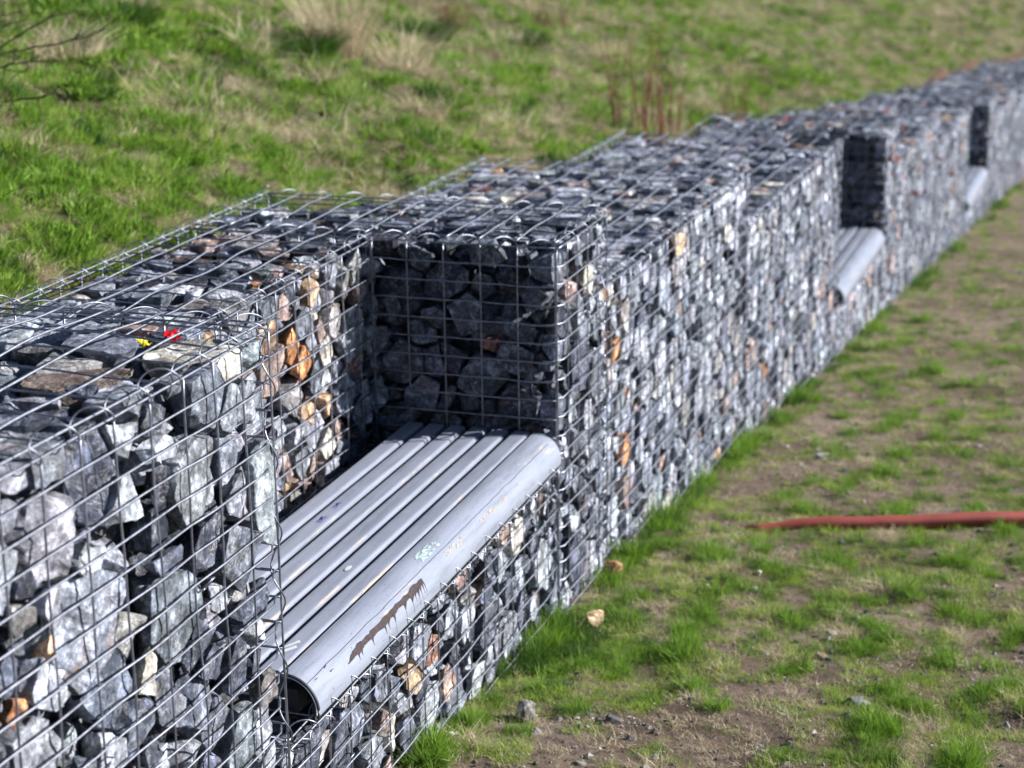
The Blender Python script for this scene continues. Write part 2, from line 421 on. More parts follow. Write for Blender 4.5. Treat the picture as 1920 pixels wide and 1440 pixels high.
FORCED = {'A': [((-.62, .03, .31), 6), ((-.50, .03, .33), 4), ((-.46, .03, .50), 8), ((-.80, .03, .42), 7), ((-.50, .03, .72), 5), ((-.10, .03, .10), 0), ((-.75, .03, .75), 5), ((-.35, .4, .03), 6), ((-.75, .55, .03), 4)],
          'B': [((-.46, .53, .16), 7), ((-.45, .53, .25), 7), ((-.13, .53, .24), 7), ((-.12, .53, .32), 9), ((-.30, .53, .40), 6), ((-.55, .53, .12), 5), ((-.42, .53, .34), 6), ((-.25, .53, .52), 7), ((-.62, .53, .30), 2), ((-.35, .53, .12), 2), ((-.18, .53, .42), 5), ((-.5, .53, .5), 6), ((-.28, .53, .24), 8), ((-.1, .53, .14), 5), ((-.35, .53, .48), 5)],
          'S': [((-1.02, .03, .70), 6), ((-.92, .03, .67), 9), ((-.62, .03, .73), 4), ((-.83, .03, .80), 5), ((-.28, .03, .63), 5), ((-.72, .03, .64), 5), ((-1.15, .03, .8), 8), ((-.2, .03, .8), 2), ((-.45, .03, .7), 2)],
          'C': [((.15, .03, .12), 5), ((.02, .16, .22), 9), ((.25, .03, .13), 8), ((.1, .03, .3), 2)], 'D': [((.25, .03, .25), 7), ((.3, .03, .55), 7), ((.12, .03, .06), 6), ((.5, .03, .4), 2), ((.28, .03, .4), 7)]}
PW = np.array([x[1] for x in PAL], float)
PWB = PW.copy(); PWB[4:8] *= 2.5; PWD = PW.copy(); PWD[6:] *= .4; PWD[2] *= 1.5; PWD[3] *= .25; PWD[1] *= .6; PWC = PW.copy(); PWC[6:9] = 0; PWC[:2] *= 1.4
def stone_cell(i, P, Rr, U):
    x = P[i]; r = Rr[i]
    dd = ((P-x)**2).sum(1); nb = np.argsort(dd)[1:15]
    Nn, D = [], []
    gap = rng.uniform(.001, .0065) if U['lod'] == 0 else rng.uniform(.0005, .003)
    for j in nb:
        v = P[j]-x; L = math.sqrt(dd[j])
        if L > .3: break
        t = (L*L + r*r - Rr[j]**2)/(2*L)
        t = min(max(t, .25*r), 2.0*r)
        Nn.append(v/L); D.append(t-gap)
    def wall(n, dist, inset, tilt=.15):
        n = np.array(n, float) + rng.normal(0, tilt, 3); n /= np.linalg.norm(n)
        Nn.append(n); D.append(max(dist-inset, .35*r))
    a0, a1 = U['a']; b0, b1 = U['b']; c0, c1 = U['c']
    for n, dist in (((0, -1, 0), x[1]-b0-.004), ((0, 0, -1), x[2]-c0-.015), ((-1, 0, 0), x[0]-a0-.003), ((1, 0, 0), a1-x[0]-.003)):
        Nn.append(np.array(n, float)); D.append(max(dist, .12*r))
    ins = lambda s=.012: .006+abs(rng.normal(0, s))
    wall((0, -1, 0), x[1]-b0, ins(.012) if x[1]-b0 < .1 else .0, .10)
    wall((0, 0, -1), x[2]-c0, ins(.020)+.004, .30)
    wall((-1, 0, 0), x[0]-a0, ins(.008)); wall((1, 0, 0), a1-x[0], ins(.008)); wall((0, 1, 0), b1-x[1], ins(.01)); wall((0, 0, 1), c1-x[2], 0)
    el = rng.uniform(.85, 1.25, 3)
    for _ in range(8):                               # chamfers break the corners
        n = rng.normal(0, 1, 3); n /= np.linalg.norm(n)
        Nn.append(n); D.append(r*rng.uniform(.80, 1.35))
    Nn = np.array(Nn); D = np.array(D)
    V = tri_vertices(Nn, D)
    return V
def stone_bm(V, lod, sd):
    bm = bmesh.new()
    for v in V: bm.verts.new(v)
    bmesh.ops.remove_doubles(bm, verts=bm.verts, dist=.0025 if lod < 2 else .006)
    if len(bm.verts) < 4: bm.free(); return None
    try: r = bmesh.ops.convex_hull(bm, input=bm.verts)
    except Exception: bm.free(); return None
    bmesh.ops.delete(bm, geom=[g for g in r['geom_interior'] if isinstance(g, bmesh.types.BMVert)], context='VERTS')
    bmesh.ops.dissolve_limit(bm, angle_limit=R(4), verts=bm.verts, edges=bm.edges)
    if lod == 0:
        bmesh.ops.bevel(bm, geom=list(bm.edges), offset=.0022, segments=1, affect='EDGES', clamp_overlap=True)
        bmesh.ops.triangulate(bm, faces=bm.faces)
        for _ in range(2):
            es = [e for e in bm.edges if e.calc_length() > .012]
            if es: bmesh.ops.subdivide_edges(bm, edges=es, cuts=1, use_grid_fill=True)
            bmesh.ops.triangulate(bm, faces=[f for f in bm.faces if len(f.verts) > 3])
        bm.normal_update(); o = Vector((sd*1.7, sd*.9, sd*2.3))
        mv = []
        for v in bm.verts:
            p = v.co
            h = .0060*noise.noise(p*22+o) + .0042*noise.noise(p*60+o) - .002
            t = noise.noise(p*13+o*2); h -= .006*max(0, t-.15)     # conchoidal chips
            mv.append(v.normal*h)
        for v, d in zip(bm.verts, mv): v.co += d
    elif lod == 1:
        bmesh.ops.triangulate(bm, faces=bm.faces)
        es = [e for e in bm.edges if e.calc_length() > .02]
        if es: bmesh.ops.subdivide_edges(bm, edges=es, cuts=1, use_grid_fill=True)
        bm.normal_update(); o = Vector((sd, sd*.3, sd))
        for v in bm.verts: v.co += v.normal*.006*noise.noise(v.co*24+o)
    return bm
CAMR = np.array(cam.matrix_world.to_3x3())
def project(p):
    q = np.asarray(p) @ CAMR; d = -q[2]
    return 960+FPX*q[0]/d, 720-FPX*q[1]/d, d
bulk_v, bulk_f, bulk_t, bulk_b, bulk_s = [], [], [], [], []; nv = 0
cands = []
for ui, U in enumerate(UNITS):
    P, Rr = seeds(U); F = U['F']; lod = U['lod']
    forced = {int((((P-np.array(q))**2).sum(1)+(Rr > .05)*(.02 if c_ in (5, 6, 7, 8, 9) else 0)+(Rr > .036)*(1 if c_ == 9 and U['key'] == 'C' else 0)).argmin()): c_ for q, c_ in FORCED.get(U['key'], [])}
    for i in range(len(P)):
        x, r = P[i], Rr[i]
        V = stone_cell(i, P, Rr, U)
        if len(V) < 4: continue
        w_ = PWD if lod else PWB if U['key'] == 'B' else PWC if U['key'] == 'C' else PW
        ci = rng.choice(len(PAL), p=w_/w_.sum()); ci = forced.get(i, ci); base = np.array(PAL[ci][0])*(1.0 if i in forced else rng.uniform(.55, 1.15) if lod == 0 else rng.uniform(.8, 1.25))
        if 'n' in U['faces'] and x[0] < U['a'][0]+.13 and x[1] < .5 and x[2] < .55 and i not in forced: base = np.array(PAL[1 if rng.random() < .5 else 3][0])*rng.uniform(.55, 1.0)  # pillar-end stones coloured darker, painting extra shade into that shadowed face
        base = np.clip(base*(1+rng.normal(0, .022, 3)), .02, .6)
        bed = rng.uniform(-3, 3, 3)
        cw = F(x); u, v, d = project(cw)
        fd = x[1]-U['b'][0] if 'f' in U['faces'] else 9
        td = x[2]-U['c'][0]; ed = x[0]-U['a'][0] if 'n' in U['faces'] and x[1] < .5 and x[2] < .5 else 9
        faced = min(fd, td, ed) < r*1.15+.008
        vis = faced and -40 < u < 1960 and -40 < v < 1480
        if U['key'] == 'S' and fd > r*1.2: vis = False
        if U['key'] == 'C' and fd > .12 and x[2] > .5: vis = False
        bm = stone_bm(V, lod, ui*3.7+i*.61)
        if bm is None: continue
        if lod == 0 and not vis: pass
        area = (r/d)**2*(1.0 if fd <= td else .55)
        co = np.array([q.co[:] for q in bm.verts]); fs = [tuple(q.index for q in f.verts) for f in bm.faces]
        bm.free()
        if vis and lod == 0:
            face = 'front' if fd <= min(td, ed) else ('top' if td < ed else 'end')
            cands.append((area, U, x, r, co, fs, base, bed, ci, face))
        else:
            bulk_v.append(F(co+x)); bulk_f += [tuple(j+nv for j in f) for f in fs]; nv += len(co)
            bulk_t.append(np.repeat([base], len(co), 0)); bulk_b.append(np.repeat([bed], len(co), 0)); bulk_s += [lod == 0]*len(fs)
cands.sort(key=lambda c: -c[0])
def set_attr(me, tint, bed, smooth):
    a = me.color_attributes.new('tint', 'FLOAT_COLOR', 'POINT')
    a.data.foreach_set('color', np.column_stack([tint, np.ones(len(tint))]).ravel().astype(np.float32))
    b = me.attributes.new('bed', 'FLOAT_VECTOR', 'POINT'); b.data.foreach_set('vector', bed.ravel().astype(np.float32))
    me.polygons.foreach_set('use_smooth', smooth)
def sharpen(me, deg):
    bm = bmesh.new(); bm.from_mesh(me); c = R(deg)
    for e in bm.edges:
        if len(e.link_faces) == 2 and e.calc_face_angle(0) > c: e.smooth = False
    bm.to_mesh(me); bm.free()
ORD = ['first', 'second', 'third', 'fourth', 'fifth', 'sixth', 'seventh', 'eighth', 'ninth', 'tenth', 'eleventh', 'twelfth', 'thirteenth', 'fourteenth', 'fifteenth', 'sixteenth', 'seventeenth', 'eighteenth', 'nineteenth', 'twentieth', 'last', 'last', 'last']
used = set(); n_ind = 0
WHO = {'A': 'nearest gabion', 'B': 'bench backrest gabion', 'S': 'gabion under the bench', 'C': 'dark pillar gabion'}
for (area, U, x, r, co, fs, base, bed, ci, face) in cands:
    F = U['F']; ok = n_ind < 290
    if ok:
        col = PAL[ci][2]; sz = 'big ' if r > .06 else 'small ' if r < .036 else ''
        k = U['key']
        if face == 'front':
            colm = ORD[min(20, int((U['a'][1]-x[0])/.1))] if k != 'C' else ORD[int(x[0]/.1)]
            end = 'far' if k != 'C' else 'near'
            row = ORD[min(20, int((x[2]-U['c'][0])/.05))]
            lb = f"{sz}{col} stone, {WHO[k]} front, {colm} column from {end} edge, {row} row"
        elif face == 'top':
            lb = f"{sz}{col} stone on top of {WHO[k]}, {ORD[min(20, int(abs(x[0]-(U['a'][1] if k != 'C' else 0))/.1))]} row back, {ORD[min(20, int((x[1]-U['b'][0])/.1))]} strip in"
        else:
            lb = f"{sz}{col} stone in pillar's shadowed face, {ORD[int(x[1]/.1)]} column from corner, {ORD[int(x[2]/.05)]} row down"
        ok = lb not in used and len(lb.split()) <= 16
    if ok:
        used.add(lb); n_ind += 1
        W = co @ F.M.T; me = mesh('stone', W, [f[::-1] for f in fs], M_ROCK)
        set_attr(me, np.repeat([base], len(co), 0), np.repeat([bed], len(co), 0), [True]*len(fs)); sharpen(me, 32)
        o = link('stone', me); o.location = F(x)
        tag(o, lb, 'stone', 'stones filling the near gabion baskets')
    else:
        bulk_v.append(F(co+x)); bulk_f += [tuple(j+nv for j in f) for f in fs]; nv += len(co)
        bulk_t.append(np.repeat([base], len(co), 0)); bulk_b.append(np.repeat([bed], len(co), 0)); bulk_s += [True]*len(fs)
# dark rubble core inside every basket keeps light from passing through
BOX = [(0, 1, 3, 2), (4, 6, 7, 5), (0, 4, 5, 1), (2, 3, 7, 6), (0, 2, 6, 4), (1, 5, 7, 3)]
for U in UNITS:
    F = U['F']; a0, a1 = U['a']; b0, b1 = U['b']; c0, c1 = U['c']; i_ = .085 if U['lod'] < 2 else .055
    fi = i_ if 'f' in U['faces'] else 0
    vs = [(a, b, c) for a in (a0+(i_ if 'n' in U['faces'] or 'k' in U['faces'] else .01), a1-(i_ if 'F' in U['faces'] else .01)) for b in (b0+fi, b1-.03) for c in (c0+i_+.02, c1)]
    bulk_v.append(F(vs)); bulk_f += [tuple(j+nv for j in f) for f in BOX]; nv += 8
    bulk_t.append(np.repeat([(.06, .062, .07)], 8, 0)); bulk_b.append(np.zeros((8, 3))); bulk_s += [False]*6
me = mesh('rock_fill', np.concatenate(bulk_v), bulk_f, M_ROCK)
set_attr(me, np.concatenate(bulk_t), np.concatenate(bulk_b), bulk_s)
sharpen(me, 32)
tag(link('rock_fill', me), 'grey broken rock fill packed inside the gabion baskets all along the wall', 'rock fill', kind='stuff')
print('stones', n_ind, 'bulk verts', nv)

# ------------------------------------------------------------------ benches
def bench(F, L, a_start, near, label):
    root = bpy.data.objects.new('bench', None); COL.objects.link(root)
    loc = F((a_start+L/2, .25, .578)); root.location = loc; root.rotation_euler = (0, 0, math.pi/2 - F.yaw)
    tag(root, label, 'bench', 'grey slatted benches set into the gabion wall')
    # local axes: X along the wall, Y back (b), Z up
    zt = .578-.485                                    # seat top above the rim
    h = L/2-.004
    def part(name, v, f, mat, smooth=False, parent=root):
        return link(name, mesh(name, v, f, mat, smooth), parent)
    nsl = 6 if near else 6
    for i in range(nsl):
        y0 = .068+.0588*i-.25; wd = .044; th = .044
        prof = [(y0, zt-th)] + [(y0+.008*(1-math.cos(q)), zt-.008*(1-math.sin(q))) for q in np.linspace(0, math.pi/2, 6)] + [(y0+wd-.004, zt), (y0+wd-.001, zt-.0015), (y0+wd, zt-.005), (y0+wd, zt-th)]
        nx = 40; v = []; f = []; ed = []
        for kx in range(nx+1):
            x = -h+2*h*kx/nx
            for jn, (y, z) in enumerate(prof):
                v.append((x, y, z+.0008*nz(x*3, i*9.1))); ed.append(1.0 if jn in (2, 3, 4) else .88 if jn in (5, 6) else .3)
        m_ = len(prof)
        for kx in range(nx):
            for j in range(m_):
                j2 = (j+1) % m_
                f.append((kx*m_+j, kx*m_+j2, (kx+1)*m_+j2, (kx+1)*m_+j))
        f.append(tuple(range(m_))[::-1]); f.append(tuple(nx*m_+j for j in range(m_)))
        o = part('slat', v, f, M_PAINT, True); sharpen(o.data, 26)
        o.data.attributes.new('edge', 'FLOAT', 'POINT').data.foreach_set('value', ed)
    # rounded nosing: a thick quarter-round plank, hollow behind
    Rn = .067; cy = .052-.25; cz = zt-Rn; t = .005; nx = 48; v = []; f = []; ed = []
    arc = [R(90-100*k/14) for k in range(15)]
    outer = [(cy+.008, zt)] + [(cy-Rn*math.cos(q) , cz+Rn*math.sin(q)) for q in arc]
    outer = [(cy+.006, zt)] + [(cy-Rn*math.sin(R(100)*k/14), cz+Rn*math.cos(R(100)*k/14)) for k in range(15)]
    inner = [(cy+.006, zt-t)] + [(cy-(Rn-t)*math.sin(R(100)*k/14), cz+(Rn-t)*math.cos(R(100)*k/14)) for k in range(15)]
    prof = outer + inner[::-1]; m_ = len(prof)
    for kx in range(nx+1):
        x = -h-.0+2*(h+.0)*kx/nx
        for j, (y, z) in enumerate(prof): v.append((x, y, z)); ed.append(.90 if 5 <= j <= 9 else .80)
    for kx in range(nx):
        for j in range(m_):
            j2 = (j+1) % m_; f.append((kx*m_+j, kx*m_+j2, (kx+1)*m_+j2, (kx+1)*m_+j))
    for kx in (0, nx):
        for j in range(15):
            q = (kx*m_+j, kx*m_+j+1, kx*m_+m_-2-j, kx*m_+m_-1-j); f.append(q if kx else q[::-1])
    o = part('rounded_front_rail', v, f, M_PAINT, True); sharpen(o.data, 50)
    o.data.attributes.new('edge', 'FLOAT', 'POINT').data.foreach_set('value', ed)
    # dark edge strip on the open near end
    T = Tubes(); T.add([(-h-.002, cy-(Rn+.001)*math.sin(q), cz+(Rn+.001)*math.cos(q)) for q in [R(100)*k/20 for k in range(21)]], .0035, 6)
    T.build('end_trim', M_DARK, o)
    T = Tubes(); T.add([(-h-.0055, cy-(Rn-.001)*math.sin(q), cz+(Rn-.001)*math.cos(q)) for q in [R(96)*k/20 for k in range(21)]], .0011, 5)
    T.build('pale_edge_line', M_WHITE, o)
    # steel bearers under the slats
    for x in (-h+.05, -h*.33, h*.33, h-.05):
        w2 = .02; y0, y1 = -.21, .175; z1 = zt-.0425; z0 = .004
        vs = [(a, b, c) for a in (x-w2, x+w2) for b in (y0, y1) for c in (z0, z1)]
        part('support_bearer', vs, BOX, M_DARK)
    # front angle under the rail
    vs = [(a, b, c) for a in (-h+.01, h-.01) for b in (cy-.055, cy-.049) for c in (-.005, .03)]
    part('support_rail', vs, BOX, M_DARK)
    if near:
        def on_rail(x, s, lift=.0006):                # s = angle in degrees from the top towards the front
            q = R(s); return (x, cy-(Rn+lift)*math.sin(q), cz+(Rn+lift)*math.cos(q))
        def patch(name, cols, mat, label=None):       # cols: list of (x, s_top, s_bottom)
            v, f = [], []; K = 8
            for x, s0, s1 in cols:
                for k in range(K+1): v.append(on_rail(x, s0+(s1-s0)*k/K))
            for i in range(len(cols)-1):
                for k in range(K):
                    a = i*(K+1)+k; f.append((a, a+1, a+K+2, a+K+1))
            q = part(name, v, f, mat, True, o)
            if label: tag(q, label)
            return q
        rnd = random.Random(5)
        cols = []; x = -h+.16; xe = -h+.59
        dr = 60
        while x < xe:
            u = (x-(-h+.16))/(xe-(-h+.16))
            s0 = 54 - 5*u + rnd.uniform(-1.2, 1.2)
            if u < .06: s0 += (0.06-u)*180
            base_s = 66 - 6*u
            drip = rnd.choice([0, 0, 0, 1, 1]) * rnd.uniform(5, 34)
            if u > .9: drip = 22
            wd = rnd.uniform(.003, .006)
            base_s += 5*nz(x*22, 3); s0 += 3*nz(x*30, 7)
            cols.append((x, s0, base_s)); cols.append((x+wd*.5, s0, min(99, base_s+drip))); cols.append((x+wd, s0, base_s+drip*.3))
            x += wd+rnd.uniform(.003, .022)
        patch('bare_strip', cols, M_BARE, 'brown strip of paintless wood with ragged drips along the front rail')
        def blob(name, xc, sc_, n, spread_x, spread_s, mat, label):
            v, f = [], []
            for _ in range(n):
                bx, bs = xc+rnd.uniform(-1, 1)*spread_x, sc_+rnd.uniform(-1, 1)*spread_s
                m2 = 7; c0_ = len(v); rr_ = rnd.uniform(.3, 1)
                sk = rnd.uniform(-.6, .6)
                for k in range(m2):
                    q = k/m2*2*math.pi; rad = rr_*rnd.uniform(.5, 1.1)
                    v.append(on_rail(bx+.012*rad*math.cos(q)+sk*.01*math.sin(q), bs+3.6*rad*math.sin(q), .0009))
                f.append(tuple(range(c0_, c0_+m2)))
            q = part(name, v, f, mat, False, o); tag(q, label)
        blob('paint_mark', -h+.69, 22, 34, .055, 9, M_MINT, 'pale mint green paint daubs on the front rail')
        blob('worn_patch', -h+.79, 52, 9, .05, 6, M_TAN, 'tan patch where the paint has flaked off')
        blob('worn_patch', -h+1.09, 56, 18, .17, 3, M_TAN, 'line of small tan flaked spots along the front rail')
        blob('scuff_mark', -h+.07, 46, 4, .035, 9, M_BARE, 'dark scuffs near the open end of the rail')
        T = Tubes(); pts = [on_rail(-h+.0+.02*k, 40+2.0*nz(k*.3, 4), .0004) for k in range(int((2*h)/.02))]
        T.add(pts, .0007, 4); T.build('crack', M_BARE, o)
        # marks on slat tops
        def flat(name, pts, mat, label):
            q = part(name, [(x, y, zt+.0012) for x, y in pts], [tuple(range(len(pts)))], mat); tag(q, label)
        s5 = .068+.0588*1-.25
        flat('paint_mark', [(-h+.535+.016*math.cos(q), s5+.020+.006*math.sin(q)) for q in np.linspace(0, 6, 12)], M_WHITE, 'small oval white dab on a slat')
        s6 = .068-.25
        flat('paint_mark', [(-h+.08, s6+.032), (-h+.09, s6+.040), (-h+.13, s6+.018), (-h+.12, s6+.011)], M_WHITE, 'slanting white stroke near the open end of a slat')
        flat('paint_mark', [(-h+.10, s6+.040), (-h+.11, s6+.0425), (-h+.155, s6+.022), (-h+.145, s6+.015)], M_WHITE, 'second slanting white stroke near the open end of a slat')
        flat('ink_mark', [(-h+.80+.02*math.cos(q), s5+.0588*3+.02+.008*math.sin(2*q)) for q in np.linspace(0, 6, 12)], M_PURPLE, 'small purple scribble on a back slat')
        flat('ink_mark', [(-h+.90+.018*math.cos(q), s5+.0588*3+.024+.006*math.sin(2*q)) for q in np.linspace(0, 6, 12)], M_PURPLE, 'second small purple scribble on a back slat')
    return root
bench(CF, 1.565, -1.57, True, 'nearest grey slatted bench with rounded front rail and flaking brown strip')
for F, L, o in BENCHES:
    bench(F, L-.15, .135, False, f'{o} grey slatted bench, blurred, set in the {o} recess from the camera')

# ------------------------------------------------------------------ ground and hillside
def sheet(name, fn, A, B, mat):
    v = [fn(a, b) for a in A for b in B]; nb = len(B)
    f = [(i*nb+j, (i+1)*nb+j, (i+1)*nb+j+1, i*nb+j+1) for i in range(len(A)-1) for j in range(nb-1)]
    return tag(link(name, mesh(name, v, f, mat, True)), kind='structure')
Ag = np.unique(np.concatenate([np.arange(-8, -3, .25), np.arange(-3, 8, .06), np.arange(8, 20, .25), np.arange(20, 60, 1.5), np.arange(60, 420, 30)]))
Bg = np.unique(np.concatenate([-np.array([400, 250, 150, 90, 60, 40, 30, 22, 16, 12, 9, 7, 5.5, 4.5]), np.arange(-4, .56, .06)]))
sheet('ground', GP, Ag, Bg, M_SOIL)
Bh = np.unique(np.concatenate([np.arange(.9, 7, .10), np.arange(7, 20, .4), np.arange(20, 60, 3), np.array([80, 120, 200, 300])]))
Ah = np.unique(np.concatenate([np.arange(-8, -3, .3), np.arange(-3, 12, .10), np.arange(12, 30, .4), np.arange(30, 90, 3), np.arange(90, 420, 30)]))
sheet('hillside', HP, Ah, Bh, M_HILL)

# ------------------------------------------------------------------ grass
LIB = bpy.data.collections.new('grass_library')
def tuft(name, n, hgt, wid, spread, lean, mat, seed, curl=.5, broad=False):
    r = random.Random(seed); v = []; f = []; sh = []
    for _ in range(n):
        a = r.uniform(0, 6.283); d = spread*math.sqrt(r.random()); bx, by = d*math.cos(a), d*math.sin(a)
        h = hgt*r.uniform(.45, 1.1); ph = a+r.uniform(-1.2, 1.2); ln = lean*r.uniform(.3, 1.3)*h; ww = wid*r.uniform(.6, 1.2)
        pa = r.uniform(0, 6.283); px, py = math.cos(pa)*ww/2, math.sin(pa)*ww/2; s = r.random(); b0 = len(v)
        for k, t in enumerate((0, .4, .75)):
            kx = ln*t**(1+curl); z = h*(t-.35*curl*t*t)
            wk = (1, .95, .6)[k] if not broad else (.3, 1.5, 1.4)[k]
            cx, cy = bx+math.cos(ph)*kx, by+math.sin(ph)*kx
            v += [(cx-px*wk, cy-py*wk, z-.004), (cx+px*wk, cy+py*wk, z-.004)]; sh += [s, s]
        v.append((bx+math.cos(ph)*ln, by+math.sin(ph)*ln, h*(1-.35*curl))); sh.append(s)
        f += [(b0, b0+1, b0+3, b0+2), (b0+2, b0+3, b0+5, b0+4), (b0+4, b0+5, b0+6)]
    me = mesh(name, v, f, mat, True); me.attributes.new('shade', 'FLOAT', 'POINT').data.foreach_set('value', sh)
    o = bpy.data.objects.new(name, me); LIB.objects.link(o); return o
LT = []
def lib(*a, **k): LT.append(tuft('%02d_tuft' % len(LT), *a, **k))
lib(50, .042, .0022, .050, .9, M_G1, 1)              # 0 short green
lib(50, .046, .0022, .045, .8, M_G2, 2)              # 1 short deep green
lib(46, .040, .0022, .050, 1.1, M_G3, 3)              # 2 yellow green
lib(46, .10, .0030, .045, .7, M_G1, 4)               # 3 tall green
lib(46, .095, .0030, .040, .6, M_G2, 5)               # 4 tall deep green
lib(30, .11, .0028, .070, 1.5, M_ST, 6, curl=1.0)    # 5 straw, laid over
lib(30, .05, .0024, .060, 1.8, M_ST, 7, curl=1.2)    # 6 short straw
lib(26, .045, .0030, .060, 1.6, M_BR, 8, curl=1.2)   # 7 brown thatch
lib(60, .042, .0050, .055, .9, M_G1, 9, broad=True)  # 8 broad leaves
lib(60, .038, .0048, .055, .9, M_G2, 10, broad=True) # 9 broad deep leaves
lib(16, .034, .0024, .050, 1.0, M_G1, 12)            # 10 sparse short green
lib(14, .032, .0024, .050, 1.2, M_G3, 13)            # 11 sparse yellow
def scatter(name, P, S, I, coll, label, tilt=.25, cat=None):
    me = bpy.data.meshes.new(name); n = len(P)
    me.vertices.add(n); me.vertices.foreach_set('co', np.asarray(P, np.float32).ravel())
    rot = np.column_stack([rng.normal(0, tilt, n), rng.normal(0, tilt, n), rng.uniform(0, 6.283, n)]).astype(np.float32)
    me.attributes.new('rot', 'FLOAT_VECTOR', 'POINT').data.foreach_set('vector', rot.ravel())
    me.attributes.new('scl', 'FLOAT', 'POINT').data.foreach_set('value', np.asarray(S, np.float32))
    me.attributes.new('idx', 'INT', 'POINT').data.foreach_set('value', np.asarray(I, np.int32))
    o = link(name, me); tag(o, label, cat, kind='stuff')
    ng = bpy.data.node_groups.new(name, 'GeometryNodeTree')
    ng.interface.new_socket('Geometry', in_out='INPUT', socket_type='NodeSocketGeometry')
    ng.interface.new_socket('Geometry', in_out='OUTPUT', socket_type='NodeSocketGeometry')
    gi = ng.nodes.new('NodeGroupInput'); go = ng.nodes.new('NodeGroupOutput')
    ip = ng.nodes.new('GeometryNodeInstanceOnPoints'); ci = ng.nodes.new('GeometryNodeCollectionInfo')
    ci.inputs['Collection'].default_value = coll; ci.inputs['Separate Children'].default_value = True; ci.inputs['Reset Children'].default_value = True
    ng.links.new(gi.outputs[0], ip.inputs['Points']); ng.links.new(ci.outputs[0], ip.inputs['Instance']); ip.inputs['Pick Instance'].default_value = True
    def na(nm, t):
        x = ng.nodes.new('GeometryNodeInputNamedAttribute'); x.data_type = t; x.inputs[0].default_value = nm; return x.outputs[0]
    ng.links.new(na('idx', 'INT'), ip.inputs['Instance Index']); ng.links.new(na('rot', 'FLOAT_VECTOR'), ip.inputs['Rotation']); ng.links.new(na('scl', 'FLOAT'), ip.inputs['Scale'])
    ng.links.new(ip.outputs[0], go.inputs[0])
    md = o.modifiers.new('scatter', 'NODES'); md.node_group = ng
    return o
def fan(n, r0, r1, pw=1.0, half=21):
    th = R(90)+rng.uniform(-R(half), R(half), n); u = rng.random(n)
    r = (r0**(1-pw) + u*(r1**(1-pw)-r0**(1-pw)))**(1/(1-pw)) if pw != 1 else r0*(r1/r0)**u
    return np.cos(th)*r, np.sin(th)*r, r
# hillside
P, S, I = [], [], []
X, Y, RR = fan(90000, 2.2, 45, 1.25)
for x, y, r in zip(X, Y, RR):
    a, b, _ = REF.inv((x, y, 0))
    if b < 1.03 or (a < .5 and b < 1.06): continue
    p = HP(a, b)
    s1 = .6*nz(a*.9+3, b*1.3, 40) + .75*nz(a*3.1, b*3.6, 41) + .6*nz(a*8, b*8, 43)    # straw or green
    s1 += .12*min(1, max(0, (a-1)/4.0))
    s2 = .6*nz(a*1.9, b*2.2, 42) + .6*nz(a*6, b*6, 44)
    near_wall = b < 1.5
    q = min(.999, max(0, .5+1.35*nz(a*7.5, b*8.5, 77)+.40*(rng.random()-.5)))
    if s1 > .33: i = 5 if q < .18 else 6 if q < .60 else 7 if q < .76 else 2 if q < .92 else 0
    elif s1 > .14: i = 6 if q < .34 else 2 if q < .58 else 0 if q < .86 else 7
    elif s2 > .28: i = 4 if q < .12 else 1 if q < .60 else 9 if q < .88 else 3
    else: i = 0 if q < .38 else 8 if q < .60 else 1 if q < .68 else 3 if q < .70 else 2 if q < .95 else 6
    sc_ = rng.uniform(.55, .95)*(1+.05*max(0, r-4))*(1+.9*nz(a*5.5, b*6.5, 78))
    if near_wall: sc_ *= .85
    P.append(p); S.append(min(sc_, 3.0)); I.append(i)
scatter('hill_grass', P, S, I, LIB, 'green and straw coloured rough grass covering the hillside behind the gabion wall', cat='grass')
# ground
P, S, I = [], [], []
X, Y, RR = fan(130000, 3.2, 40, 1.5)
def lawn(a, d):
    m = .7*nz(a*1.3, d*2.2, 60) + .75*nz(a*3.8, d*5.0, 61) + .8*nz(a*10, d*11, 62)
    strip = math.exp(-(d/(.13+.06*nz(a*2.3, 5)))**2)*(1.0 if a > -1.3 else max(.1, 1+(a+1.3)*1.2))*(.75+.5*nz(a*3.1, 8))
    k = .20*math.exp(-((a-.1)/.9)**2)*max(0, 1-abs(d-.4)/.6) + .12 - (.22 if a < -.8 else 0) - (.15 if d > 1.0 and a < .6 else 0)
    if a < -.9: k -= .22*min(1, (-.9-a)/.7)
    if d > 1.2: k -= .10
    return m + strip*1.1 + k, strip
for x, y, r in zip(X, Y, RR):
    a, b, _ = REF.inv((x, y, 0)); d = -b-.0
    lim = .03 + (max(0, a-14)*.25)
    if d < lim: continue
    m, strip = lawn(a, d)
    q = min(.999, max(0, .5+1.2*nz(a*8, d*9, 80)+.5*(rng.random()-.5)))
    if m > .62+.25*q: i = (3 if q < .3 else 4) if strip > .45 and rng.random() < .75 else (0 if q < .5 else 1)
    elif m > -.12+.25*q:
        if rng.random() > .66: continue
        i = 3 if q < .012 else 0 if q < .22 else 1 if q < .34 else 10 if q < .58 else 2 if q < .80 else 11 if q < .93 else 6
    elif m > -.28: 
        q = rng.random()
        if q > .60: continue
        i = 11 if q < .18 else 10 if q < .44 else 6 if q < .50 else 2
    else:
        q = rng.random()
        if q > .10: continue
        i = 10 if q < .03 else 6
    P.append(GP(a, b)); S.append(min(2.4, max(.3, rng.uniform(.38, .62)*(1+.70*nz(a*6.5, d*7.5, 79))*(.85 if strip < .3 else 1.05)*(1+.035*max(0, r-4))))); I.append(i)
scatter('grass', P, S, I, LIB, 'patchy short green grass growing between bare soil on the trodden ground', cat='grass')

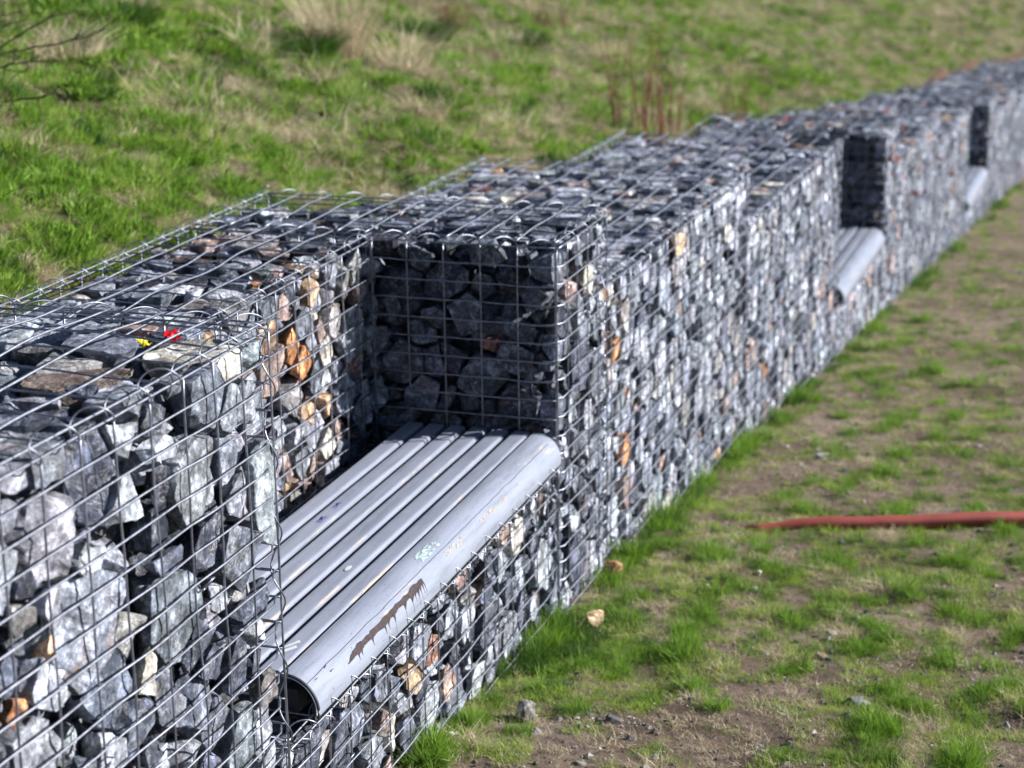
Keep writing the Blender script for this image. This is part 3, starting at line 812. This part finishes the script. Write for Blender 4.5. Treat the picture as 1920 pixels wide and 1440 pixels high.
# gravel
PEB = bpy.data.collections.new('gravel_library')
def pebble(name, seed, mat, flat_=.6):
    r = np.random.default_rng(seed); bm = bmesh.new()
    for _ in range(14): 
        v = r.normal(0, 1, 3); v /= np.linalg.norm(v); bm.verts.new((v[0]*r.uniform(.8, 1.2), v[1]*.8, v[2]*flat_))
    rr = bmesh.ops.convex_hull(bm, input=bm.verts)
    me = bpy.data.meshes.new(name); bm.to_mesh(me); bm.free(); me.materials.append(mat)
    o = bpy.data.objects.new(name, me); PEB.objects.link(o)
pm = [flat_mat('pebble_grey', (.20, .20, .21), .8, .3, 200), flat_mat('pebble_brown', (.22, .16, .12), .85, .3, 200), flat_mat('pebble_pale', (.38, .36, .34), .8, .2, 200), flat_mat('pebble_dark', (.09, .09, .10), .8, .3, 200)]
for i in range(8): pebble('%02d_pebble' % i, i+3, pm[i % 4])
P, S, I = [], [], []
X, Y, RR = fan(90000, 3.2, 14, 1.6)
for x, y, r in zip(X, Y, RR):
    a, b, _ = REF.inv((x, y, 0)); d = -b
    if d < .02: continue
    m, strip = lawn(a, d)
    g = nz(a*1.7+9, d*1.7, 70)+.5*nz(a*5, d*5, 71)
    if m > .25 or rng.random() > .22+1.3*max(0, g): continue
    P.append(GP(a, b)); S.append(.0024*math.exp(abs(rng.normal(0, .75)))); I.append(int(rng.integers(0, 8)))
scatter('gravel', P, S, I, PEB, 'small grey and brown gravel scattered over the bare soil', .5, 'gravel')
# fallen litter of dead blades and chips
# ------------------------------------------------------------------ loose stones, pipe, scraps
def loose(a, b, size, col, label, seed, up=.25, hill=False):
    r = np.random.default_rng(seed)
    n = 15; Nn = r.normal(0, 1, (n, 3)); Nn /= np.linalg.norm(Nn, axis=1)[:, None]
    Nn = np.vstack([Nn, np.eye(3), -np.eye(3)]); s = np.array(size)
    D = np.array([math.sqrt(((q*s)**2).sum())*r.uniform(.72, 1.0) for q in Nn])
    bm = stone_bm(tri_vertices(Nn, D), 0, seed*1.3)
    me = bpy.data.meshes.new('loose_stone'); bmesh.ops.recalc_face_normals(bm, faces=bm.faces); bm.to_mesh(me); bm.free(); me.materials.append(M_ROCK)
    k = len(me.vertices); set_attr(me, np.repeat([col], k, 0), np.repeat([r.uniform(-3, 3, 3)], k, 0), [True]*len(me.polygons)); sharpen(me, 32)
    o = link('loose_stone', me); p = (HP if hill else GP)(a, b); o.location = (p[0], p[1], p[2]+s[2]*up); o.rotation_euler = (0, 0, r.uniform(0, 6))
    tag(o, label, 'stone'); return o
loose(-.07, -.065, (.034, .026, .036), (.36, .16, .10), 'reddish brown stone lying in the grass against the gabion mesh', 3, .6)
loose(-.49, -.13, (.040, .026, .024), (.42, .30, .18), 'flat tan stone half hidden in the grass near the wall', 5, .6)
loose(-1.21, -.18, (.030, .026, .032), (.24, .22, .20), 'grey brown angular stone on the bare soil near the wall', 8, .6)
loose(-1.40, -.075, (.014, .010, .010), (.6, .6, .58), 'small white pebble chip at the edge of the grass near the wall', 9, .9)
loose(.09, -.45, (.012, .010, .007), (.6, .58, .5), 'tiny pale chip lying in the short grass short of the red pipe', 14, 1.4)

# red pipe, one end sunk in the grass by the wall
T = Tubes(); pts = []
for k in range(41):
    t = k/40.0; a = .60+.50*t*1.9-.02*math.sin(t*6); b = -.30-1.9*t*1.02
    pts.append(REF((a, b, ground_c(a, b)+.006-.032*min(1, t*7)+.004*math.sin(t*9))))
T.add(pts, .0225, 14)
tag(T.build('red_pipe', M_RED), 'long dull red pipe lying in the grass, one end buried near the wall', 'pipe')

# bare branches reaching in at the upper left
def branch_path(p, d, L, n, wob_, seed):
    pts = [np.array(p, float)]; d = np.array(d, float); d /= np.linalg.norm(d); r = np.random.default_rng(seed)
    for _ in range(n):
        d = d+r.normal(0, wob_, 3); d /= np.linalg.norm(d); pts.append(pts[-1]+d*L/n)
    return np.array(pts)
a_, b_, _ = REF.inv((-2.22, 6.75, 0)); SH = HP(a_, b_)
shrub = bpy.data.objects.new('bare_shrub', None); COL.objects.link(shrub); shrub.location = SH
tag(shrub, 'leafless shrub reaching in from the left picture edge with dark bare branches over the slope', 'shrub')
def twig(pts, seed, label, nsub=4, r0=.0055):
    T = Tubes(); p0_ = np.array(pts[0]); P_ = np.vstack([[SH-(0, 0, .03)], [SH*.45+p0_*.55+(-.06, 0, .02)], pts])-SH; t = np.linspace(0, len(P_)-1, 25); r = np.random.default_rng(seed)
    main = np.column_stack([np.interp(t, np.arange(len(P_)), P_[:, k]) for k in range(3)]) + r.normal(0, .0022, (25, 3))
    T.add(main, np.linspace(r0, r0*.35, 25), 6)
    for _ in range(nsub):
        k = int(r.integers(13, 23)); dd = main[k+1]-main[k]; dd = dd/np.linalg.norm(dd)+r.normal(0, .55, 3)
        sub = branch_path(main[k], dd, r.uniform(.05, .14), 8, .2, seed+k); T.add(sub, np.linspace(r0*.4, r0*.15, 9), 4)
    tag(T.build('branch', M_TWIG, shrub), label)
twig([(-1.94, 6.85, -.90), (-1.839, 6.88, -.84), (-1.725, 6.92, -.786), (-1.629, 6.9, -.726), (-1.53, 6.86, -.679), (-1.418, 6.9, -.659)], 4, 'upper dark bare branch curving up from the left picture edge')
twig([(-1.95, 6.8, -.83), (-1.824, 6.8, -.816), (-1.714, 6.85, -.801), (-1.605, 6.88, -.787), (-1.475, 6.85, -.762), (-1.403, 6.83, -.74), (-1.337, 6.85, -.719)], 9, 'longest pale bare branch, just below the upper dark branch', 6)
twig([(-1.93, 6.75, -.87), (-1.814, 6.8, -.855), (-1.706, 6.82, -.84), (-1.597, 6.8, -.824), (-1.494, 6.78, -.818)], 14, 'third bare branch down, short and level', 5)
twig([(-1.80, 6.3, -.90), (-1.69, 6.3, -.893), (-1.589, 6.33, -.888), (-1.487, 6.3, -.874), (-1.437, 6.27, -.863), (-1.4, 6.3, -.851)], 18, 'lowest dark bare branch at the left picture edge, forked at its tip', 4)
twig([(-1.9, 6.9, -.72), (-1.79, 6.9, -.697), (-1.716, 6.93, -.68), (-1.643, 6.9, -.667), (-1.552, 6.9, -.668)], 23, 'thin topmost bare branch in the upper left corner', 6, .0035)
twig([(-1.9, 6.8, -.74), (-1.798, 6.85, -.727), (-1.707, 6.88, -.714), (-1.615, 6.85, -.685), (-1.575, 6.85, -.641)], 27, 'thin bare branch bending upward beside the upper left corner', 4, .0035)
# dry plants on the hillside
def stems(a, b, n, h, spread, mat, label, seed, cat='plant', name='dry_plant', leafy=None, grp=None, lean=.18):
    r = random.Random(seed); T = Tubes(); base = HP(a, b); root = bpy.data.objects.new(name, None); COL.objects.link(root); root.location = base
    tag(root, label, cat, grp)
    lv, lf = [], []
    for _ in range(n):
        x, y = r.uniform(-spread, spread), r.uniform(-spread, spread)*.6; hh = h*r.uniform(.55, 1.05)
        lx, ly = r.uniform(-lean, lean)*hh, r.uniform(-lean, lean)*hh; pts = []
        for k in range(8):
            t = k/7; pts.append((x+lx*t*t+.008*math.sin(t*7+x*50), y+ly*t*t, hh*t-.02))
        T.add(pts, np.linspace(.0044, .0017, 8), 5)
        if leafy:
            for _ in range(leafy):
                t = r.uniform(.0, 1); px, py, pz = x+lx*t*t, y+ly*t*t, hh*t*.8; q = r.uniform(0, 6.3); s_ = r.uniform(.010, .022)
                d = Vector((math.cos(q), math.sin(q), r.uniform(-.4, .6))); e = Vector((-math.sin(q), math.cos(q), r.uniform(-.5, .5)))
                c = Vector((px, py, pz)); b0 = len(lv)
                lv.extend([tuple(c), tuple(c+d*s_*.5+e*s_*.35), tuple(c+d*s_), tuple(c+d*s_*.5-e*s_*.35)]); lf.append((b0, b0+1, b0+2, b0+3))
    T.build('stem', mat, root)
    if lv: link('leaf', mesh('leaf', lv, lf, M_LEAF), root)
stems(5.24, 1.32, 22, .66, .14, M_STEM, 'clump of tall thin reddish dry stems just behind the wall', 3, grp='dry stemmed plants behind the wall')
stems(5.75, 1.33, 12, .44, .12, M_STEM, 'thinner clump of reddish stems right of the tallest clump', 5, leafy=2, grp='dry stemmed plants behind the wall')
stems(6.05, 1.20, 20, .20, .14, M_STEM, 'low red leaved dry plant hugging the wall top', 6, leafy=8, grp='dry stemmed plants behind the wall')
stems(7.9, 1.32, 14, .50, .16, M_STEM, 'faint pale dry stems farther along behind the wall', 7, grp='dry stemmed plants behind the wall')
stems(1.7, 1.45, 3, .10, .05, M_STEM, 'tiny dry seedling stems at the foot of the slope behind the wall', 8, leafy=3, grp='dry stemmed plants behind the wall')
stems(6.9, 1.10, 16, .13, .12, M_STEM, 'low rusty leaved weed sprouting at the wall edge before the farther stems', 18, leafy=10, grp='dry stemmed plants behind the wall')
stems(7.6, 3.25, 20, .22, .11, M_STEM, 'reddish brown dead weed patch at the top centre of the slope', 19, leafy=3, grp='dry stemmed plants behind the wall')
stems(9.3, 3.1, 20, .22, .11, M_STEM, 'reddish brown dead weed patch at the top of the slope right of centre', 29, leafy=3, grp='dry stemmed plants behind the wall')

# separate big tussocks
def tussock(a, b, n, h, spread, lean, mat, label, seed, wid=.004, curl=.5):
    t = tuft('tussock_src', n, h, wid, spread, lean, mat, seed, curl); me = t.data
    LIB.objects.unlink(t); bpy.data.objects.remove(t)
    o = link('grass_tussock', me); o.location = HP(a, b); tag(o, label, 'tussock', 'large tussocks on the hillside')
tussock(3.75, 2.40, 420, .55, .11, .5, M_ST, 'tall pale straw tussock with feathery blades on the slope, left of centre', 31)
tussock(3.95, 2.15, 160, .28, .12, .9, M_ST, 'low straw skirt of dead blades below the tall pale tussock', 36)
tussock(3.42, 2.50, 1100, .15, .22, .9, M_G2, 'dark green leafy tussock left of the tall pale tussock', 32, .005)
tussock(5.95, 2.88, 1100, .15, .22, .9, M_G2, 'dark green tussock near the top edge, left of the top centre', 33, .005)
tussock(7.95, 2.95, 1100, .15, .22, .9, M_G2, 'dark green tussock at the top centre edge of the picture', 34, .005)
tussock(2.6, 3.0, 800, .13, .22, .9, M_G2, 'dark green tussock at the top left', 35, .005)
tussock(1.75, 2.75, 320, .17, .22, 1.3, M_ST, 'sprawling straw mat tussock beside the bare branches', 37, curl=.9)

# orange clay strip where the wall bends
v = []; f = []
K_ = [U for U in UNITS if U['key'] in 'JKLMN']
for U in K_:
    F = U['F']; L_ = U['a'][1]
    for t in np.linspace(0, 1, 7)[:-1]:
        for b_ in np.linspace(1.01, 1.12, 5):
            v.append(F((t*L_, b_+.06*nz(t*5+U['F'].P[0], 2), U['c'][0]-.02-.05*(b_-1)-.02*nz(t*6, b_*6, 4)-(.02 if b_ > 1.05 else 0))))
nr = len(v)//5
for i in range(nr-1):
    for j in range(4): f.append((i*5+j, (i+1)*5+j, (i+1)*5+j+1, i*5+j+1))
tag(link('clay_strip', mesh('clay_strip', v, f, M_CLAY, True)), kind='structure')

# scraps of litter under the lid of the nearest basket
def scrap(name, F, pos, size, mat, label, seed):
    r = np.random.default_rng(seed); nx, ny = 9, 7; v = []; f = []
    for i in range(nx):
        for j in range(ny):
            u, w_ = i/(nx-1)-.5, j/(ny-1)-.5
            v.append((u*size[0], w_*size[1], size[2]*noise.noise(Vector((u*5+seed, w_*5, seed)))+.3*size[2]*noise.noise(Vector((u*13, w_*13, seed)))))
    for i in range(nx-1):
        for j in range(ny-1): f.append((i*ny+j, (i+1)*ny+j, (i+1)*ny+j+1, i*ny+j+1))
    me = mesh(name, v, f, mat); o = link(name, me); o.location = F(pos); o.rotation_euler = (R(38), R(6), R(seed*25)); 
    md = o.modifiers.new('thickness', 'SOLIDIFY'); md.thickness = .0012
    tag(o, label, 'litter')
M_RW = flat_mat('shiny_red_wrapper', (.62, .015, .03), .3, .1); M_YW = flat_mat('shiny_yellow_wrapper', (.78, .66, .02), .35, .1)
scrap('wrapper', AF, (-.05, .15, .010), (.034, .022, .014), M_RW, 'crumpled red wrapper scrap among the stones under the lid wires', 2)
scrap('wrapper', AF, (-.09, .185, .014), (.026, .016, .008), M_YW, 'crumpled yellow wrapper scrap beside the red one', 3)

# red leaves caught on the farther baskets
for U_ in UNITS:
    if U_['key'] in ('F', 'u2C', 'G'):
        F = U_['F']; r = random.Random(len(U_['key'])+5); lv, lf = [], []
        for _ in range(26 if U_['key'] == 'F' else 12):
            a = r.uniform(*U_['a'])
            if r.random() < .7: c = Vector(F((a, r.uniform(0, .9), U_['c'][0]-.018)))
            else: c = Vector(F((a, -.018, U_['c'][0]+abs(r.gauss(0, .2)))))
            s_ = r.uniform(.012, .026); d = Vector((r.gauss(0, 1), r.gauss(0, 1), r.gauss(0, .6))).normalized(); e = d.orthogonal().normalized(); b0 = len(lv)
            lv.extend([tuple(c-d*s_), tuple(c-d*s_*.2+e*s_*.7), tuple(c+d*s_), tuple(c-d*s_*.2-e*s_*.7)]); lf.append((b0, b0+1, b0+2, b0+3))
        where = {'F': 'on the basket directly beyond the second bench', 'G': 'on the basket just before the third bench', 'u2C': 'on the pillar closing the second bench recess'}[U_['key']]
        o = link('fallen_leaves', mesh('fallen_leaves', lv, lf, M_LEAF)); tag(o, 'small red dead leaves caught ' + where, 'leaves', kind='stuff')
